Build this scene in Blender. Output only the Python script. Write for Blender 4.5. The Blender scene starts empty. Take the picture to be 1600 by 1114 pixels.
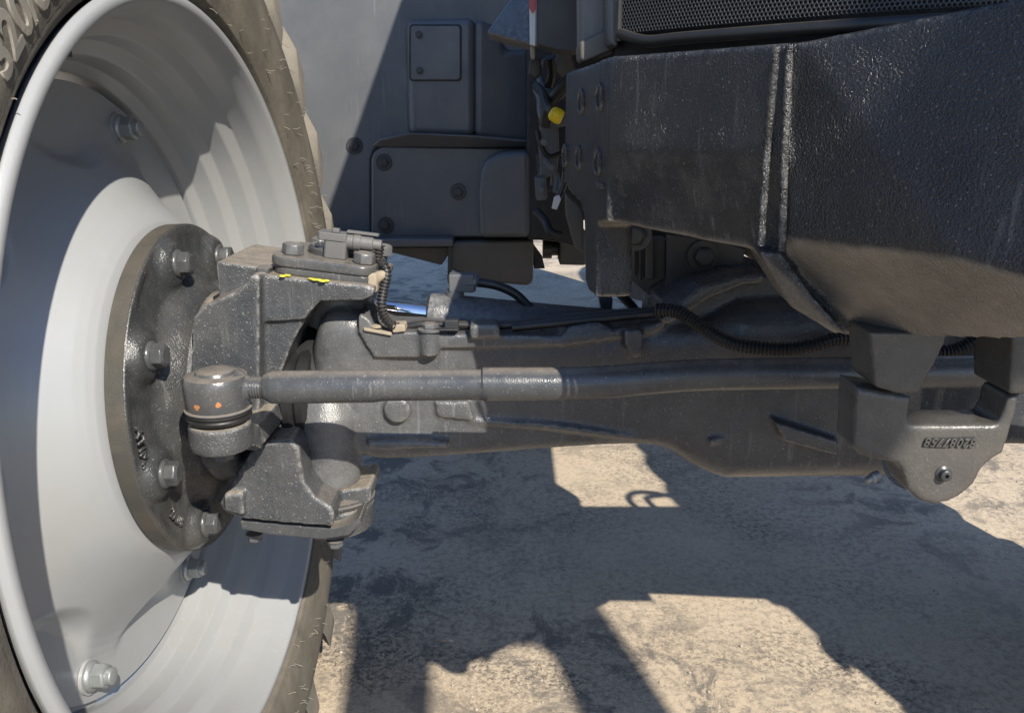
import bpy, bmesh, math, random
from mathutils import Vector, Matrix
rnd = random.Random(7)
sc = bpy.context.scene
# ---------------------------------------------------------------- camera, sky, sun, exposure
F, HOR, CZ = 1337.0, 190.0, 1.0
TH = math.atan((557 - HOR) / F)
cd = bpy.data.cameras.new('camera'); cam = bpy.data.objects.new('camera', cd); sc.collection.objects.link(cam)
cam.location = (0, 0, CZ); cam.rotation_euler = (math.pi/2 - TH, 0, 0)
cd.sensor_width = 36; cd.lens = 36*F/1600; cd.clip_start = .05; cd.clip_end = 2000
sc.camera = cam
S = Vector((.355, -.715, .64)).normalized()          # towards the sun
w = bpy.data.worlds.new('World'); sc.world = w; w.use_nodes = True
nt = w.node_tree; bg = nt.nodes['Background']
sky = nt.nodes.new('ShaderNodeTexSky'); sky.sky_type = 'NISHITA'; sky.sun_disc = False
sky.sun_elevation = math.asin(S.z); sky.sun_rotation = math.atan2(S.x, S.y)
sky.air_density = 1.2; sky.dust_density = .3; sky.ozone_density = 3.0
tint = nt.nodes.new('ShaderNodeMix'); tint.data_type = 'RGBA'; tint.blend_type = 'MULTIPLY'; tint.inputs[0].default_value = 1
tint.inputs[7].default_value = (.90, .96, 1.12, 1); nt.links.new(sky.outputs[0], tint.inputs[6]); nt.links.new(tint.outputs[2], bg.inputs[0]); bg.inputs[1].default_value = .115
sd = bpy.data.lights.new('sun', 'SUN'); sd.energy = 5.0; sd.angle = math.radians(.53); sd.color = (1, .93, .81)
sun = bpy.data.objects.new('sun', sd); sc.collection.objects.link(sun)
sun.rotation_euler = S.to_track_quat('Z', 'Y').to_euler(); sun.location = (3, -6, 6)
sc.view_settings.view_transform = 'Standard'; sc.view_settings.look = 'None'
sc.view_settings.exposure = .68; sc.view_settings.gamma = 1
# ---------------------------------------------------------------- measuring helpers
def ray(px, py):
    x, v = (px-800)/F, (557-py)/F
    return Vector((x, math.cos(TH)+v*math.sin(TH), -math.sin(TH)+v*math.cos(TH)))
def P(px, py, Y):
    d = ray(px, py); return Vector((0, 0, CZ)) + d*(Y/d.y)
def PX(px, py, X):
    d = ray(px, py); return Vector((0, 0, CZ)) + d*(X/d.x)
def PZ(px, py, Z):
    d = ray(px, py); return Vector((0, 0, CZ)) + d*((Z-CZ)/d.z)
# ---------------------------------------------------------------- materials
MATS = {}
def mat(name, col, rough=.5, metal=0., col2=None, nscale=40, nmix=.5, bump=0., bscale=300, dust=0., dustcol=(.30, .25, .19),
        speck=0., coat=0., spec=.5, streak=None, scratch=0., scratchcol=(.3,.3,.3), updust=0., downdust=0., sunlit_end=0., edge=0., bdist=.002, bump2=0., b2scale=30, rvar=.1):
    m = bpy.data.materials.new(name); m.use_nodes = True; MATS[name] = m
    N, L = m.node_tree.nodes, m.node_tree.links; b = N['Principled BSDF']
    b.inputs['Metallic'].default_value = metal; b.inputs['Coat Weight'].default_value = coat
    b.inputs['Coat Roughness'].default_value = .15; b.inputs['Specular IOR Level'].default_value = spec
    tc = N.new('ShaderNodeTexCoord'); co = tc.outputs['Object']
    def noise(s, det=4, r=.6, dist=0):
        n = N.new('ShaderNodeTexNoise'); n.inputs['Scale'].default_value = s; n.inputs['Detail'].default_value = det
        n.inputs['Roughness'].default_value = r; n.inputs['Distortion'].default_value = dist; L.new(co, n.inputs['Vector']); return n.outputs['Fac']
    def ramp(x, a, c, lo=0., hi=1.):
        r = N.new('ShaderNodeMapRange'); r.inputs[1].default_value = a; r.inputs[2].default_value = c
        r.inputs[3].default_value = lo; r.inputs[4].default_value = hi; L.new(x, r.inputs[0]); return r.outputs[0]
    def mix(f, A, B):
        x = N.new('ShaderNodeMix'); x.data_type = 'RGBA'
        if hasattr(f, 'links'): L.new(f, x.inputs[0])
        else: x.inputs[0].default_value = f
        for v, i in ((A, 6), (B, 7)):
            if hasattr(v, 'links'): L.new(v, x.inputs[i])
            else: x.inputs[i].default_value = (*v, 1)
        return x.outputs[2]
    def mul(a, c):
        x = N.new('ShaderNodeMath'); x.operation = 'MULTIPLY'
        for v, i in ((a, 0), (c, 1)):
            if hasattr(v, 'links'): L.new(v, x.inputs[i])
            else: x.inputs[i].default_value = v
        return x.outputs[0]
    c = mix(ramp(noise(nscale), .35, .7, 0, nmix), col, col2 or tuple(v*1.35 for v in col))
    rf = ramp(noise(nscale*1.7), .3, .7, max(.02, rough-rvar), min(1, rough+rvar))
    if dust:
        c = mix(ramp(noise(9, 6, .7), .42, .72, 0, dust), c, dustcol)
    if updust:
        g = N.new('ShaderNodeNewGeometry'); s = N.new('ShaderNodeSeparateXYZ'); L.new(g.outputs['Normal'], s.inputs[0])
        c = mix(mul(ramp(s.outputs[2], .72, .97), ramp(noise(60, 5), .3, .6, updust*.5, updust)), c, (.34, .285, .22))
    if sunlit_end:
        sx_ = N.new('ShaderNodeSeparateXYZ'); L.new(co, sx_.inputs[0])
        c = mix(mul(ramp(sx_.outputs[0], .12, -.22), ramp(noise(30, 6, .7), .3, .6, sunlit_end*.4, sunlit_end)), c, (.15, .15, .148))  # paler towards the wheel end: sunlit tone put into the colour
    if downdust:
        g = N.new('ShaderNodeNewGeometry'); s = N.new('ShaderNodeSeparateXYZ'); L.new(g.outputs['Normal'], s.inputs[0])
        ad = N.new('ShaderNodeMath'); ad.operation = 'ADD'; L.new(s.outputs[2], ad.inputs[0]); L.new(ramp(noise(38, 6, .7), .3, .7, -.09, .09), ad.inputs[1])
        c = mix(mul(ramp(ad.outputs[0], -.26, -.68), ramp(noise(14, 6, .65), .3, .65, downdust*.55, downdust)), c, (.25, .222, .187))
    if edge:
        g2 = N.new('ShaderNodeNewGeometry'); c = mix(mul(ramp(g2.outputs['Pointiness'], .515, .56, 0, edge), ramp(noise(120, 4, .7), .4, .6)), c, (.34, .335, .32))
    if speck:
        c = mix(ramp(noise(520, 2, .5), .66, .74, 0, speck), c, (.42, .42, .41))
        c = mix(ramp(noise(160, 3, .6), .70, .76, 0, speck*.8), c, (.36, .33, .28))
    if scratch:
        mp = N.new('ShaderNodeMapping'); L.new(co, mp.inputs[0]); mp.inputs['Scale'].default_value = (55, 55, 3); mp.inputs['Rotation'].default_value = (.15, .2, 0)
        n = N.new('ShaderNodeTexNoise'); n.inputs['Scale'].default_value = 3; n.inputs['Detail'].default_value = 5; L.new(mp.outputs[0], n.inputs[0])
        c = mix(mul(ramp(n.outputs[0], .60, .70, 0, scratch), ramp(noise(5), .45, .65)), c, scratchcol)
    if streak:
        c = mix(ramp(noise(streak[1], 3, .55, .6), streak[2], streak[2]+.05, 0, 1), c, streak[0])
    L.new(c, b.inputs['Base Color']); L.new(rf, b.inputs['Roughness'])
    if bump:
        bn = N.new('ShaderNodeBump'); bn.inputs['Distance'].default_value = bdist; L.new(ramp(noise(11, 4, .6), .32, .66, bump*.45, bump), bn.inputs['Strength'])
        L.new(noise(bscale, 3, .55), bn.inputs['Height']); out = bn
        if bump2:
            b2 = N.new('ShaderNodeBump'); b2.inputs['Strength'].default_value = bump2; b2.inputs['Distance'].default_value = .006
            L.new(noise(b2scale, 3, .55), b2.inputs['Height']); L.new(bn.outputs[0], b2.inputs['Normal']); out = b2
        L.new(out.outputs[0], b.inputs['Normal'])
    return m
DUST = (.36, .29, .215)
iron = mat('cast_iron_paint', (.042, .045, .050), .24, col2=(.078, .081, .086), nscale=26, bump=.75, bscale=600, dust=.35, dustcol=(.16,.15,.138), speck=.6, updust=.7, bump2=.25, b2scale=70, scratch=.35, edge=.7)
iron2 = mat('machined_paint', (.045, .048, .053), .23, col2=(.08, .082, .084), nscale=34, bump=.25, bscale=700, dust=.4, dustcol=(.16,.15,.135), speck=.4, updust=.4, scratch=.5)
flange_m = mat('hub_casting_paint', (.032, .034, .036), .26, col2=(.06, .061, .061), nscale=34, bump=.6, bscale=520, dust=.5, dustcol=(.11,.10,.085), speck=.4, bump2=.14, b2scale=60, scratch=.35, spec=.6)
rusty = mat('worn_flange_edge', (.055, .053, .048), .5, col2=(.085, .075, .06), nscale=25, bump=.3, bscale=400, dust=.55, dustcol=(.14,.11,.075), streak=((.22,.09,.03), 18, .70))
black = mat('black_enamel', (.011, .0117, .013), .19, col2=(.018, .019, .021), nscale=14, bump=1.0, bscale=640, bdist=.0032, dust=.35, dustcol=(.05,.048,.045), speck=.28, downdust=.95, bump2=.12, b2scale=70, scratch=.3, rvar=.09, spec=.6, edge=.25)  # speck puts pale sun-glint sparkle into the colour
support_m = mat('dusty_black_enamel', (.052, .050, .047), .34, col2=(.074, .071, .066), nscale=16, bump=.35, bscale=420, dust=.5, dustcol=(.15,.135,.115), speck=.15, bump2=.12)
belly = mat('axle_paint', (.030, .033, .040), .25, col2=(.054, .057, .063), nscale=18, bump=.5, bscale=520, dust=.22, dustcol=(.12,.112,.10), speck=.45, updust=.12, downdust=.6, sunlit_end=.75, edge=.35, bump2=.15, b2scale=50, scratch=.2)
plastic = mat('moulded_plastic', (.08, .084, .091), .42, col2=(.098, .102, .108), nscale=6, bump=.12, bscale=900, dust=.3, dustcol=(.155,.152,.148), speck=.2, scratch=.3, scratchcol=(.22,.22,.23))
plastic_d = mat('dark_plastic', (.022, .023, .026), .4, col2=(.035, .035, .037), nscale=8, bump=.15, bscale=500, speck=.15, dust=.2, dustcol=(.07,.065,.06))
dustypl = mat('dusty_plastic', (.10, .10, .10), .55, col2=(.14, .135, .13), nscale=12, bump=.15, bscale=300, speck=.2, scratch=.3)
silver = mat('silver_wheel_paint', (.31, .32, .33), .36, col2=(.34, .345, .35), nscale=5, bump=.05, bscale=500, metal=.15, dust=.3, dustcol=(.28,.27,.25), rvar=.05, scratch=.2, scratchcol=(.46,.46,.46), speck=.06)
zinc = mat('zinc_plate', (.27, .285, .29), .42, metal=.5, nscale=60, bump=.15, dust=.5, dustcol=(.19,.19,.18))
rubber = mat('dusty_tyre_rubber', (.085, .077, .064), .8, col2=(.135, .121, .099), nscale=12, bump=.35, bscale=220, dust=.7, dustcol=(.20,.178,.143), speck=.25, spec=.25)
lugm = mat('tyre_lug_rubber', (.16, .148, .128), .75, col2=(.23, .212, .18), nscale=14, bump=.25, bscale=200, dust=.6, dustcol=(.30,.27,.22), spec=.25)
rubberb = mat('black_rubber', (.012, .012, .012), .45, nscale=30, bump=.1, updust=.12)
hose_m = mat('corrugated_conduit', (.016, .016, .017), .42, nscale=30, updust=.22, dustcol=(.2,.18,.15))
chrome = mat('chrome', (.75, .76, .78), .07, metal=1., nscale=20, rvar=.03)
bolt_m = mat('painted_bolt', (.08, .083, .088), .34, col2=(.13, .13, .128), nscale=60, bump=.15, updust=.5, speck=.3)
bolt_d = mat('dark_bolt', (.035, .035, .036), .4, nscale=60, bump=.1, speck=.1)
hubbolt = mat('hub_bolt_paint', (.05, .052, .054), .32, col2=(.085, .085, .083), nscale=70, bump=.25, speck=.3, streak=((.20,.085,.03), 45, .66))
yellow = mat('yellow_paint_mark', (.62, .60, .03), .6, col2=(.45,.43,.08), nscale=200, nmix=.9)
yellowcap = mat('yellow_plastic', (.75, .52, .01), .4)
orange = mat('orange_primer', (.45, .17, .055), .7, col2=(.25,.11,.05), nscale=300, nmix=.9)
white = mat('white_plastic', (.6, .6, .6), .5)
red = mat('red_reflector', (.45, .06, .06), .4)
tan = mat('dust_film', (.27, .225, .165), .9, col2=(.36,.30,.225), nscale=90, bump=.6, bscale=250)
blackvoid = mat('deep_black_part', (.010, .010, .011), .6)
brownpl = mat('mud_guard_plastic', (.06, .056, .05), .5, col2=(.09, .082, .07), nscale=7, bump=.1, dust=.4, dustcol=(.13,.11,.085), speck=.12)
# ---------------------------------------------------------------- object helpers
COL = sc.collection; WM = {}
def put(o, parent=None, W=None):
    W = W or Matrix(); COL.objects.link(o); WM[o.name] = W
    if parent: o.parent = parent; o.matrix_basis = WM[parent.name].inverted() @ W
    else: o.matrix_basis = W
    return o
def empty(name, W=None, parent=None):
    o = bpy.data.objects.new(name, None); o.empty_display_size = .1; return put(o, parent, W)
def dup(o, parent, W):
    c = o.copy(); return put(c, parent, W)
def smoothstep(a, b, x):
    t = max(0., min(1., (x-a)/(b-a))); return t*t*(3-2*t)
class B:
    def __init__(s): s.v = []; s.f = []
    def add(s, vs, fs):
        n = len(s.v); s.v += [Vector(v) for v in vs]; s.f += [[i+n for i in f] for f in fs]; return s
    def loops(s, rings, caps=True, close=False):
        n = len(rings[0]); vs = [p for r in rings for p in r]; fs = []
        R = len(rings)
        for i in range(R if close else R-1):
            j = (i+1) % R
            for k in range(n): fs.append([i*n+k, i*n+(k+1) % n, j*n+(k+1) % n, j*n+k])
        if caps and not close: fs += [list(range(n))[::-1], [(R-1)*n+k for k in range(n)]]
        return s.add(vs, fs)
    def prism(s, out, Y0, Y1, shrink=1.):         # outline measured on plane Y0, thickness to Y1
        a = [P(x, y, Y0) for x, y in out]; c = sum(a, Vector())/len(a)
        b = [Vector((c.x+(p.x-c.x)*shrink, Y1, c.z+(p.z-c.z)*shrink)) for p in a]
        return s.loops([a, b])
    def prismx(s, out, X0, X1):                    # outline on plane X0
        a = [PX(x, y, X0) for x, y in out]; b = [Vector((X1, p.y, p.z)) for p in a]
        return s.loops([a, b])
    def extr(s, pts, vec):
        a = [Vector(p) for p in pts]; return s.loops([a, [p+Vector(vec) for p in a]])
    def box(s, c, d, M=None):
        x, y, z = (q/2 for q in d); c = Vector(c)
        vs = [c+Vector((i*x, j*y, k*z)) for i in (-1, 1) for j in (-1, 1) for k in (-1, 1)]
        if M: vs = [M @ v for v in vs]
        return s.add(vs, [[0,1,3,2],[4,6,7,5],[0,4,5,1],[2,3,7,6],[0,2,6,4],[1,5,7,3]])
    def rev(s, prof, M, seg=48, disp=None, close=False, caps=True):   # prof (axial, radius), axis = local x
        rings = []
        for x, r in prof:
            ring = []
            for k in range(seg):
                ph = 2*math.pi*k/seg; xx = x + (disp(x, r, ph) if disp else 0)
                ring.append(M @ Vector((xx, r*math.cos(ph), r*math.sin(ph))))
            rings.append(ring)
        return s.loops(rings, caps, close)
    def tube(s, pts, rad, seg=14, cap=True):
        pts = [Vector(p) for p in pts]; rings = []; up = Vector((.13, .31, .94))
        if not hasattr(rad, '__len__'): rad = [rad]*len(pts)
        for i, p in enumerate(pts):
            t = (pts[min(i+1, len(pts)-1)]-pts[max(i-1, 0)]).normalized()
            u = up - t*up.dot(t); u.normalize(); v = t.cross(u); up = u
            rings.append([p+(u*math.cos(2*math.pi*k/seg)+v*math.sin(2*math.pi*k/seg))*rad[i] for k in range(seg)])
        return s.loops(rings, cap)
    def build(s, name, m, parent=None, bevel=0, seg=2, remesh=0, smooth=0, W=None, ang=35, raw=False):
        me = bpy.data.meshes.new(name); me.from_pydata(s.v, [], s.f); me.update()
        bm = bmesh.new(); bm.from_mesh(me); bmesh.ops.recalc_face_normals(bm, faces=bm.faces); bm.to_mesh(me); bm.free()
        for p in me.polygons: p.use_smooth = True
        if not bevel and not remesh: me.set_sharp_from_angle(angle=math.radians(ang))
        o = bpy.data.objects.new(name, me); me.materials.append(m); put(o, parent, W)
        if remesh:
            r = o.modifiers.new('remesh', 'REMESH'); r.mode = 'VOXEL'; r.voxel_size = remesh; r.use_smooth_shade = True
            if smooth: k = o.modifiers.new('smooth', 'SMOOTH'); k.factor = .5; k.iterations = smooth
        elif bevel:
            b = o.modifiers.new('bevel', 'BEVEL'); b.width = bevel; b.segments = seg; b.limit_method = 'ANGLE'; b.angle_limit = math.radians(28)
            n = o.modifiers.new('wn', 'WEIGHTED_NORMAL'); n.keep_sharp = True
        return o
def spline(pts, n=8):
    pts = [Vector(p) for p in pts]; q = [pts[0]*2-pts[1]]+pts+[pts[-1]*2-pts[-2]]; out = []
    for i in range(1, len(q)-2):
        for k in range(n):
            t = k/n; a, b, c, d = q[i-1:i+3]
            out.append(.5*((2*b)+(c-a)*t+(2*a-5*b+4*c-d)*t*t+(3*b-a-3*c+d)*t**3))
    return out+[pts[-1]]
def frame(origin, xaxis, up=(0, 0, 1)):
    x = Vector(xaxis).normalized(); u = Vector(up); z = (u-x*u.dot(x))
    if z.length < 1e-4: u = Vector((0, 1, 0)); z = u-x*u.dot(x)
    z.normalize(); y = z.cross(x)
    M = Matrix((x, y, z)).transposed().to_4x4(); M.translation = origin; return M
def hexbolt_mesh(name, r, h, m, flange=0., washer=0., stud=0., rs=0.):   # axis +x, base at 0
    b = B(); I = Matrix(); x0 = 0
    if washer: b.rev([(0, washer), (.004*washer/.02, washer)], I, 24); x0 = .004*washer/.02
    if flange: b.rev([(x0, flange), (x0+h*.12, flange), (x0+h*.3, r*1.02)], I, 24)
    hx = [[Vector((x0+t, q*math.cos(math.pi*k/3), q*math.sin(math.pi*k/3))) for k in range(6)] for t, q in ((.0005, r), (h*.88, r), (h, r*.88))]
    b.loops(hx)
    if stud: b.rev([(x0+h-.001, rs), (x0+h+stud*.9, rs), (x0+h+stud, rs*.85)], I, 16)
    else: b.rev([(x0+h-.001, r*.72), (x0+h+.0008, r*.7)], I, 16)
    me = bpy.data.meshes.new(name); me.from_pydata(b.v, [], b.f); bm = bmesh.new(); bm.from_mesh(me)
    bmesh.ops.recalc_face_normals(bm, faces=bm.faces); bmesh.ops.bevel(bm, geom=[e for e in bm.edges if len(e.link_faces) == 2 and e.calc_face_angle() > .6], offset=r*.05, segments=1, affect='EDGES')
    bm.to_mesh(me); bm.free(); me.materials.append(m)
    for p in me.polygons: p.use_smooth = True
    me.set_sharp_from_angle(angle=math.radians(28)); return me
def place(name, me, parent, M):
    o = bpy.data.objects.new(name, me); return put(o, parent, M)
def textmesh(s, size, depth, shear=0., bold=0.):
    c = bpy.data.curves.new('lettering', 'FONT'); c.body = s; c.size = size; c.extrude = depth; c.bevel_depth = depth*.5; c.bevel_resolution = 0; c.resolution_u = 3
    c.align_x = 'CENTER'; c.align_y = 'CENTER'; c.shear = shear; c.offset = bold
    o = bpy.data.objects.new('lettering', c); COL.objects.link(o); dg = bpy.context.evaluated_depsgraph_get()
    me = bpy.data.meshes.new_from_object(o.evaluated_get(dg)); bpy.data.objects.remove(o); bpy.data.curves.remove(c); return me
def corrugated(b, path, r, pitch=.0045, seg=14, amp=.14):
    pts = spline(path, 12); L = [0]
    for i in range(1, len(pts)): L.append(L[-1]+(pts[i]-pts[i-1]).length)
    n = int(L[-1]/pitch*4); out = []; rad = []; j = 0
    for k in range(n+1):
        t = L[-1]*k/n
        while j < len(L)-2 and L[j+1] < t: j += 1
        out.append(pts[j].lerp(pts[j+1], (t-L[j])/max(1e-9, L[j+1]-L[j]))); rad.append(r*(1+(amp if k % 4 in (0, 1) else -amp)))
    return b.tube(out, rad, seg)
# ---------------------------------------------------------------- ground
def make_ground():
    m = bpy.data.materials.new('worn_concrete'); m.use_nodes = True
    N, L = m.node_tree.nodes, m.node_tree.links; b = N['Principled BSDF']; b.inputs['Roughness'].default_value = .85
    b.inputs['Specular IOR Level'].default_value = .3
    tc = N.new('ShaderNodeTexCoord'); co = tc.outputs['Object']
    def noise(s, det=5, r=.6, d=0., off=0):
        mp = N.new('ShaderNodeMapping'); mp.inputs[1].default_value = (off, off*.7, 0); L.new(co, mp.inputs[0])
        n = N.new('ShaderNodeTexNoise'); n.inputs['Scale'].default_value = s; n.inputs['Detail'].default_value = det; n.inputs['Roughness'].default_value = r; n.inputs['Distortion'].default_value = d
        L.new(mp.outputs[0], n.inputs[0]); return n.outputs['Fac']
    def ramp(x, a, c, lo=0., hi=1.):
        r = N.new('ShaderNodeMapRange'); r.inputs[1].default_value = a; r.inputs[2].default_value = c; r.inputs[3].default_value = lo; r.inputs[4].default_value = hi; L.new(x, r.inputs[0]); return r.outputs[0]
    def mix(f, A, Bc):
        x = N.new('ShaderNodeMix'); x.data_type = 'RGBA'; L.new(f, x.inputs[0])
        for v, i in ((A, 6), (Bc, 7)):
            if hasattr(v, 'links'): L.new(v, x.inputs[i])
            else: x.inputs[i].default_value = (*v, 1)
        return x.outputs[2]
    def mul(a, c):
        x = N.new('ShaderNodeMath'); x.operation = 'MULTIPLY'; L.new(a, x.inputs[0]); L.new(c, x.inputs[1]); return x.outputs[0]
    c = mix(ramp(noise(2.2, 4), .35, .65), (.46, .372, .27), (.52, .43, .32))
    c = mix(mul(ramp(noise(64, 8, .75, .3), .47, .60, 0, .8), ramp(noise(2.6, 4, .6, 0, 3), .38, .60, .25, 1)), c, (.185, .16, .135))
    c = mix(mul(ramp(noise(230, 4, .65), .56, .64, 0, .7), ramp(noise(6, 3, .5, 0, 8), .3, .6, .2, 1)), c, (.13, .115, .10))
    c = mix(mul(ramp(noise(95, 7, .75, .4, 5), .46, .58, 0, .85), ramp(noise(1.5, 5, .65, .5, 21), .49, .62)), c, (.055, .05, .047))
    c = mix(mul(ramp(noise(7, 8, .75, .6, 33), .50, .58, 0, .9), ramp(noise(1.1, 3, .5, 0, 40), .42, .6, .1, 1)), c, (.13, .118, .105))
    c = mix(ramp(noise(330, 3, .6, 0, 12), .60, .68, 0, .6), c, (.55, .47, .36))
    L.new(c, b.inputs['Base Color'])
    bn = N.new('ShaderNodeBump'); bn.inputs['Strength'].default_value = .4; bn.inputs['Distance'].default_value = .005; L.new(noise(55, 8, .72), bn.inputs['Height'])
    L.new(bn.outputs[0], b.inputs['Normal'])
    g = B(); n = 40; vs = []; fs = []
    def warp(t): return math.copysign(abs(t)**3, t)*900
    for i in range(n+1):
        for j in range(n+1):
            x = warp((i-n/2)/(n/2)); y = warp((j-n/2)/(n/2))+2
            vs.append((x, y, 0))
    for i in range(n):
        for j in range(n): fs.append([i*(n+1)+j, (i+1)*(n+1)+j, (i+1)*(n+1)+j+1, i*(n+1)+j+1])
    o = g.add(vs, fs).build('ground', m); o['kind'] = 'structure'; o['label'] = 'sunlit worn beige concrete yard under the tractor'; return o
make_ground()
gt = B()
for i_ in range(2200):
    gx, gy = rnd.uniform(-1.0, 1.7), 1.25+2.6*rnd.random()**1.4; r_ = rnd.choice((.0012, .0016, .002, .003, .0042))*rnd.uniform(.7, 1.2)
    M = Matrix.Translation((gx, gy, r_*.35)) @ Matrix.Rotation(rnd.uniform(0, 6.28), 4, 'Z')
    q = [M @ Vector((r_*a_*rnd.uniform(.7, 1.2), r_*b_*rnd.uniform(.7, 1.2), r_*c_*rnd.uniform(.5, .9))) for a_, b_, c_ in ((1,0,0),(0,1,0),(-1,0,0),(0,-1,0),(0,0,1),(0,0,-1))]
    gt.add(q, [[0,1,4],[1,2,4],[2,3,4],[3,0,4],[1,0,5],[2,1,5],[3,2,5],[0,3,5]])
go_ = gt.build('grit', mat('grit_stone', (.30, .255, .20), .9, col2=(.45, .40, .33), nscale=20), ang=20); go_['kind'] = 'stuff'; go_['label'] = 'loose grit scattered over the concrete'
# ---------------------------------------------------------------- the tractor
CX = .38
tractor = empty('tractor', Matrix.Translation((CX, 1.03, 0)))
tractor['label'] = 'black and grey farm tractor seen close at its front axle'; tractor['category'] = 'tractor'
T = tractor
# ---- front wheel (local x = axle axis towards the tractor, y back, z up)
wy, cb = -.028, .045
ax = Vector((math.cos(wy)*math.cos(cb), math.sin(wy)*math.cos(cb), math.sin(cb))); e1 = Vector((-math.sin(wy), math.cos(wy), 0)); e2 = ax.cross(e1)
FW = Matrix((ax, e1, e2)).transposed().to_4x4(); FW.translation = Vector((-.37, 1.028, .68))
I4 = Matrix()
def front_wheel(W, full=True):
    root = empty('front_wheel', W, T)
    rin = [(.0085,.4595),(.0105,.457),(.0105,.4495),(.008,.4465),(.001,.4435),(-.006,.439),(-.013,.4355),(-.020,.4330),(-.044,.4320),(-.048,.4305),(-.0555,.4165),(-.060,.4145),(-.083,.4135),(-.087,.4120),(-.0945,.3985),(-.099,.3965),(-.122,.3955),(-.126,.394),(-.1335,.3845),(-.138,.383),(-.205,.381),(-.216,.386),(-.230,.403),(-.262,.414),(-.271,.44),(-.276,.458)]
    rout = [(x-.001 if k else x, r+.007) for k, (x, r) in enumerate(rin)][::-1]; rout[-1] = (.005, .462); rout[-2] = (.004, .4625); rout[-3] = (0, .461); rout[-4] = (-.004, .459); rout[0] = (-.2765, .462)
    rim = B().rev(rin+rout, I4, 160, close=True).build('rim', silver, root, W=W, ang=50)
    # disc with a pressed pocket between the lugs
    nuts = [math.radians(a) for a in (-118,-69,-23,22,67.5,119,158,204)]; pock = [math.radians(a) for a in (-94,-46,0,45,92,138,181,227)]
    def ddisp(x, r, ph):
        d = 0
        for a in pock:
            dx, dy = r*math.cos(ph)-.375*math.cos(a), r*math.sin(ph)-.375*math.sin(a)
            q = math.hypot(dx, dy); d = max(d, 1-smoothstep(.080, .104, q))
        return -d*max(0., x+.139)
    dp = [(-.1415,.372),(-.1405,.374),(-.139,.373),(-.139,.345),(-.1385,.333),(-.1365,.322),(-.133,.311),(-.127,.299),(-.119,.287),(-.110,.275),(-.100,.263),(-.090,.252),(-.080,.242),(-.070,.232),(-.061,.223),(-.053,.214),(-.047,.206),(-.0425,.196),(-.041,.186),(-.041,.10)]
    fine = []
    for (a, b_) in zip(dp, dp[1:]):
        for k in range(6): fine.append((a[0]+(b_[0]-a[0])*k/6, a[1]+(b_[1]-a[1])*k/6))
    fine.append(dp[-1]); back = [(x-.010, r) for x, r in dp[::-1]]
    B().rev(fine+back, I4, 360, disp=ddisp, close=True).build('wheel_disc', silver, root, W=W, ang=40)
    # tyre
    tp = [(-.010,.461),(-.003,.4635),(-.001,.466),(-.002,.4715),(.000,.4735),(.008,.4755),(.0095,.478),(.0095,.482),(.012,.487),(.0145,.50),(.0155,.52),(.0155,.55),(.0135,.58),(.008,.61),(-.001,.635),(-.014,.655),(-.034,.668),(-.08,.678),(-.14,.682)]
    tp += [(-.28-x, r) for x, r in tp[::-1][1:]]; tp += [(-.26,.47),(-.02,.47)]
    B().rev(tp, I4, 160, close=True).build('tyre', rubber, root, W=W, ang=60)
    # lugs
    def lugmesh(side):
        b = B(); rings = []
        n = 9
        for i in range(n):
            s = i/(n-1); x = .014-.160*s; base = .672+.012*s if s > .18 else .60+.4*s
            top = .660+.5*s if s < .18 else .752+.003*s
            th = .0+.30*s**1.1; wd = .037+.004*math.sin(s*3)
            if s < .01: top = .648; base = .60; x = .006
            ring = []
            for (dr, q) in ((base-.012, -1.45), (top-.006, -1.02), (top, -.86), (top, .86), (top-.006, 1.02), (base-.012, 1.45)):
                ph = th+q*wd; xx = x if side > 0 else -.28-x
                ring.append(Vector((xx, dr*math.cos(ph), dr*math.sin(ph))))
            rings.append(ring)
        b.loops(rings); return b
    NL = 27
    for side in (1, -1):
        first = None
        for k in range(NL):
            ang = 2*math.pi*(k+(0 if side > 0 else .5))/NL + .13
            M = W @ Matrix.Rotation(ang, 4, 'X')
            if first is None: first = lugmesh(side).build('tyre_lug', lugm, root, bevel=.004, W=M)
            else: dup(first, root, M)
    # lug nuts
    nm = hexbolt_mesh('wheel_nut', .0155, .021, zinc, flange=.0185, stud=.007, rs=.0105)
    nb = hexbolt_mesh('washer', .001, .001, silver, washer=.021)
    for k, a in enumerate(nuts):
        M = W @ Matrix.Translation((-.1385, .343*math.cos(a), .343*math.sin(a))) @ Matrix.Rotation(.3*k, 4, 'X')
        place('washer', nb, root, M); place('lug_nut', nm, root, W @ Matrix.Translation((-.1345, .343*math.cos(a), .343*math.sin(a))) @ Matrix.Rotation(.3+.37*k, 4, 'X'))
    # rim lugs (welded brackets behind the disc)
    br = B(); br.extr([(-.150,-.035,.320),(-.150,.035,.320),(-.150,.05,.384),(-.150,-.05,.384)], (-.012, 0, 0))
    f0 = None
    for a in nuts:
        M = W @ Matrix.Rotation(a-math.pi/2, 4, 'X')
        if f0 is None: f0 = br.build('rim_lug', silver, root, bevel=.003, W=M)
        else: dup(f0, root, M)
    if full:
        # lettering on the sidewall
        def surf(r):
            for (a, c) in zip(tp[:17], tp[1:18]):
                if a[1] <= r <= c[1]: t = (r-a[1])/(c[1]-a[1]+1e-9); return a[0]+(c[0]-a[0])*t
            return 0
        me = textmesh('320/85R34', .050, .0011, 0, .0012); um = min(v.co.x for v in me.vertices)+.0135
        for v in me.vertices:
            u, y, z = v.co; r = .510+y; ph = math.radians(133.8)-(u-um)/.508
            xx = surf(r)+.0004+z
            v.co = (xx, r*math.cos(ph), r*math.sin(ph))
        me.materials.append(lugm); place('sidewall_lettering', me, root, W)
        # little moulding hairs
        hb = B()
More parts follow.
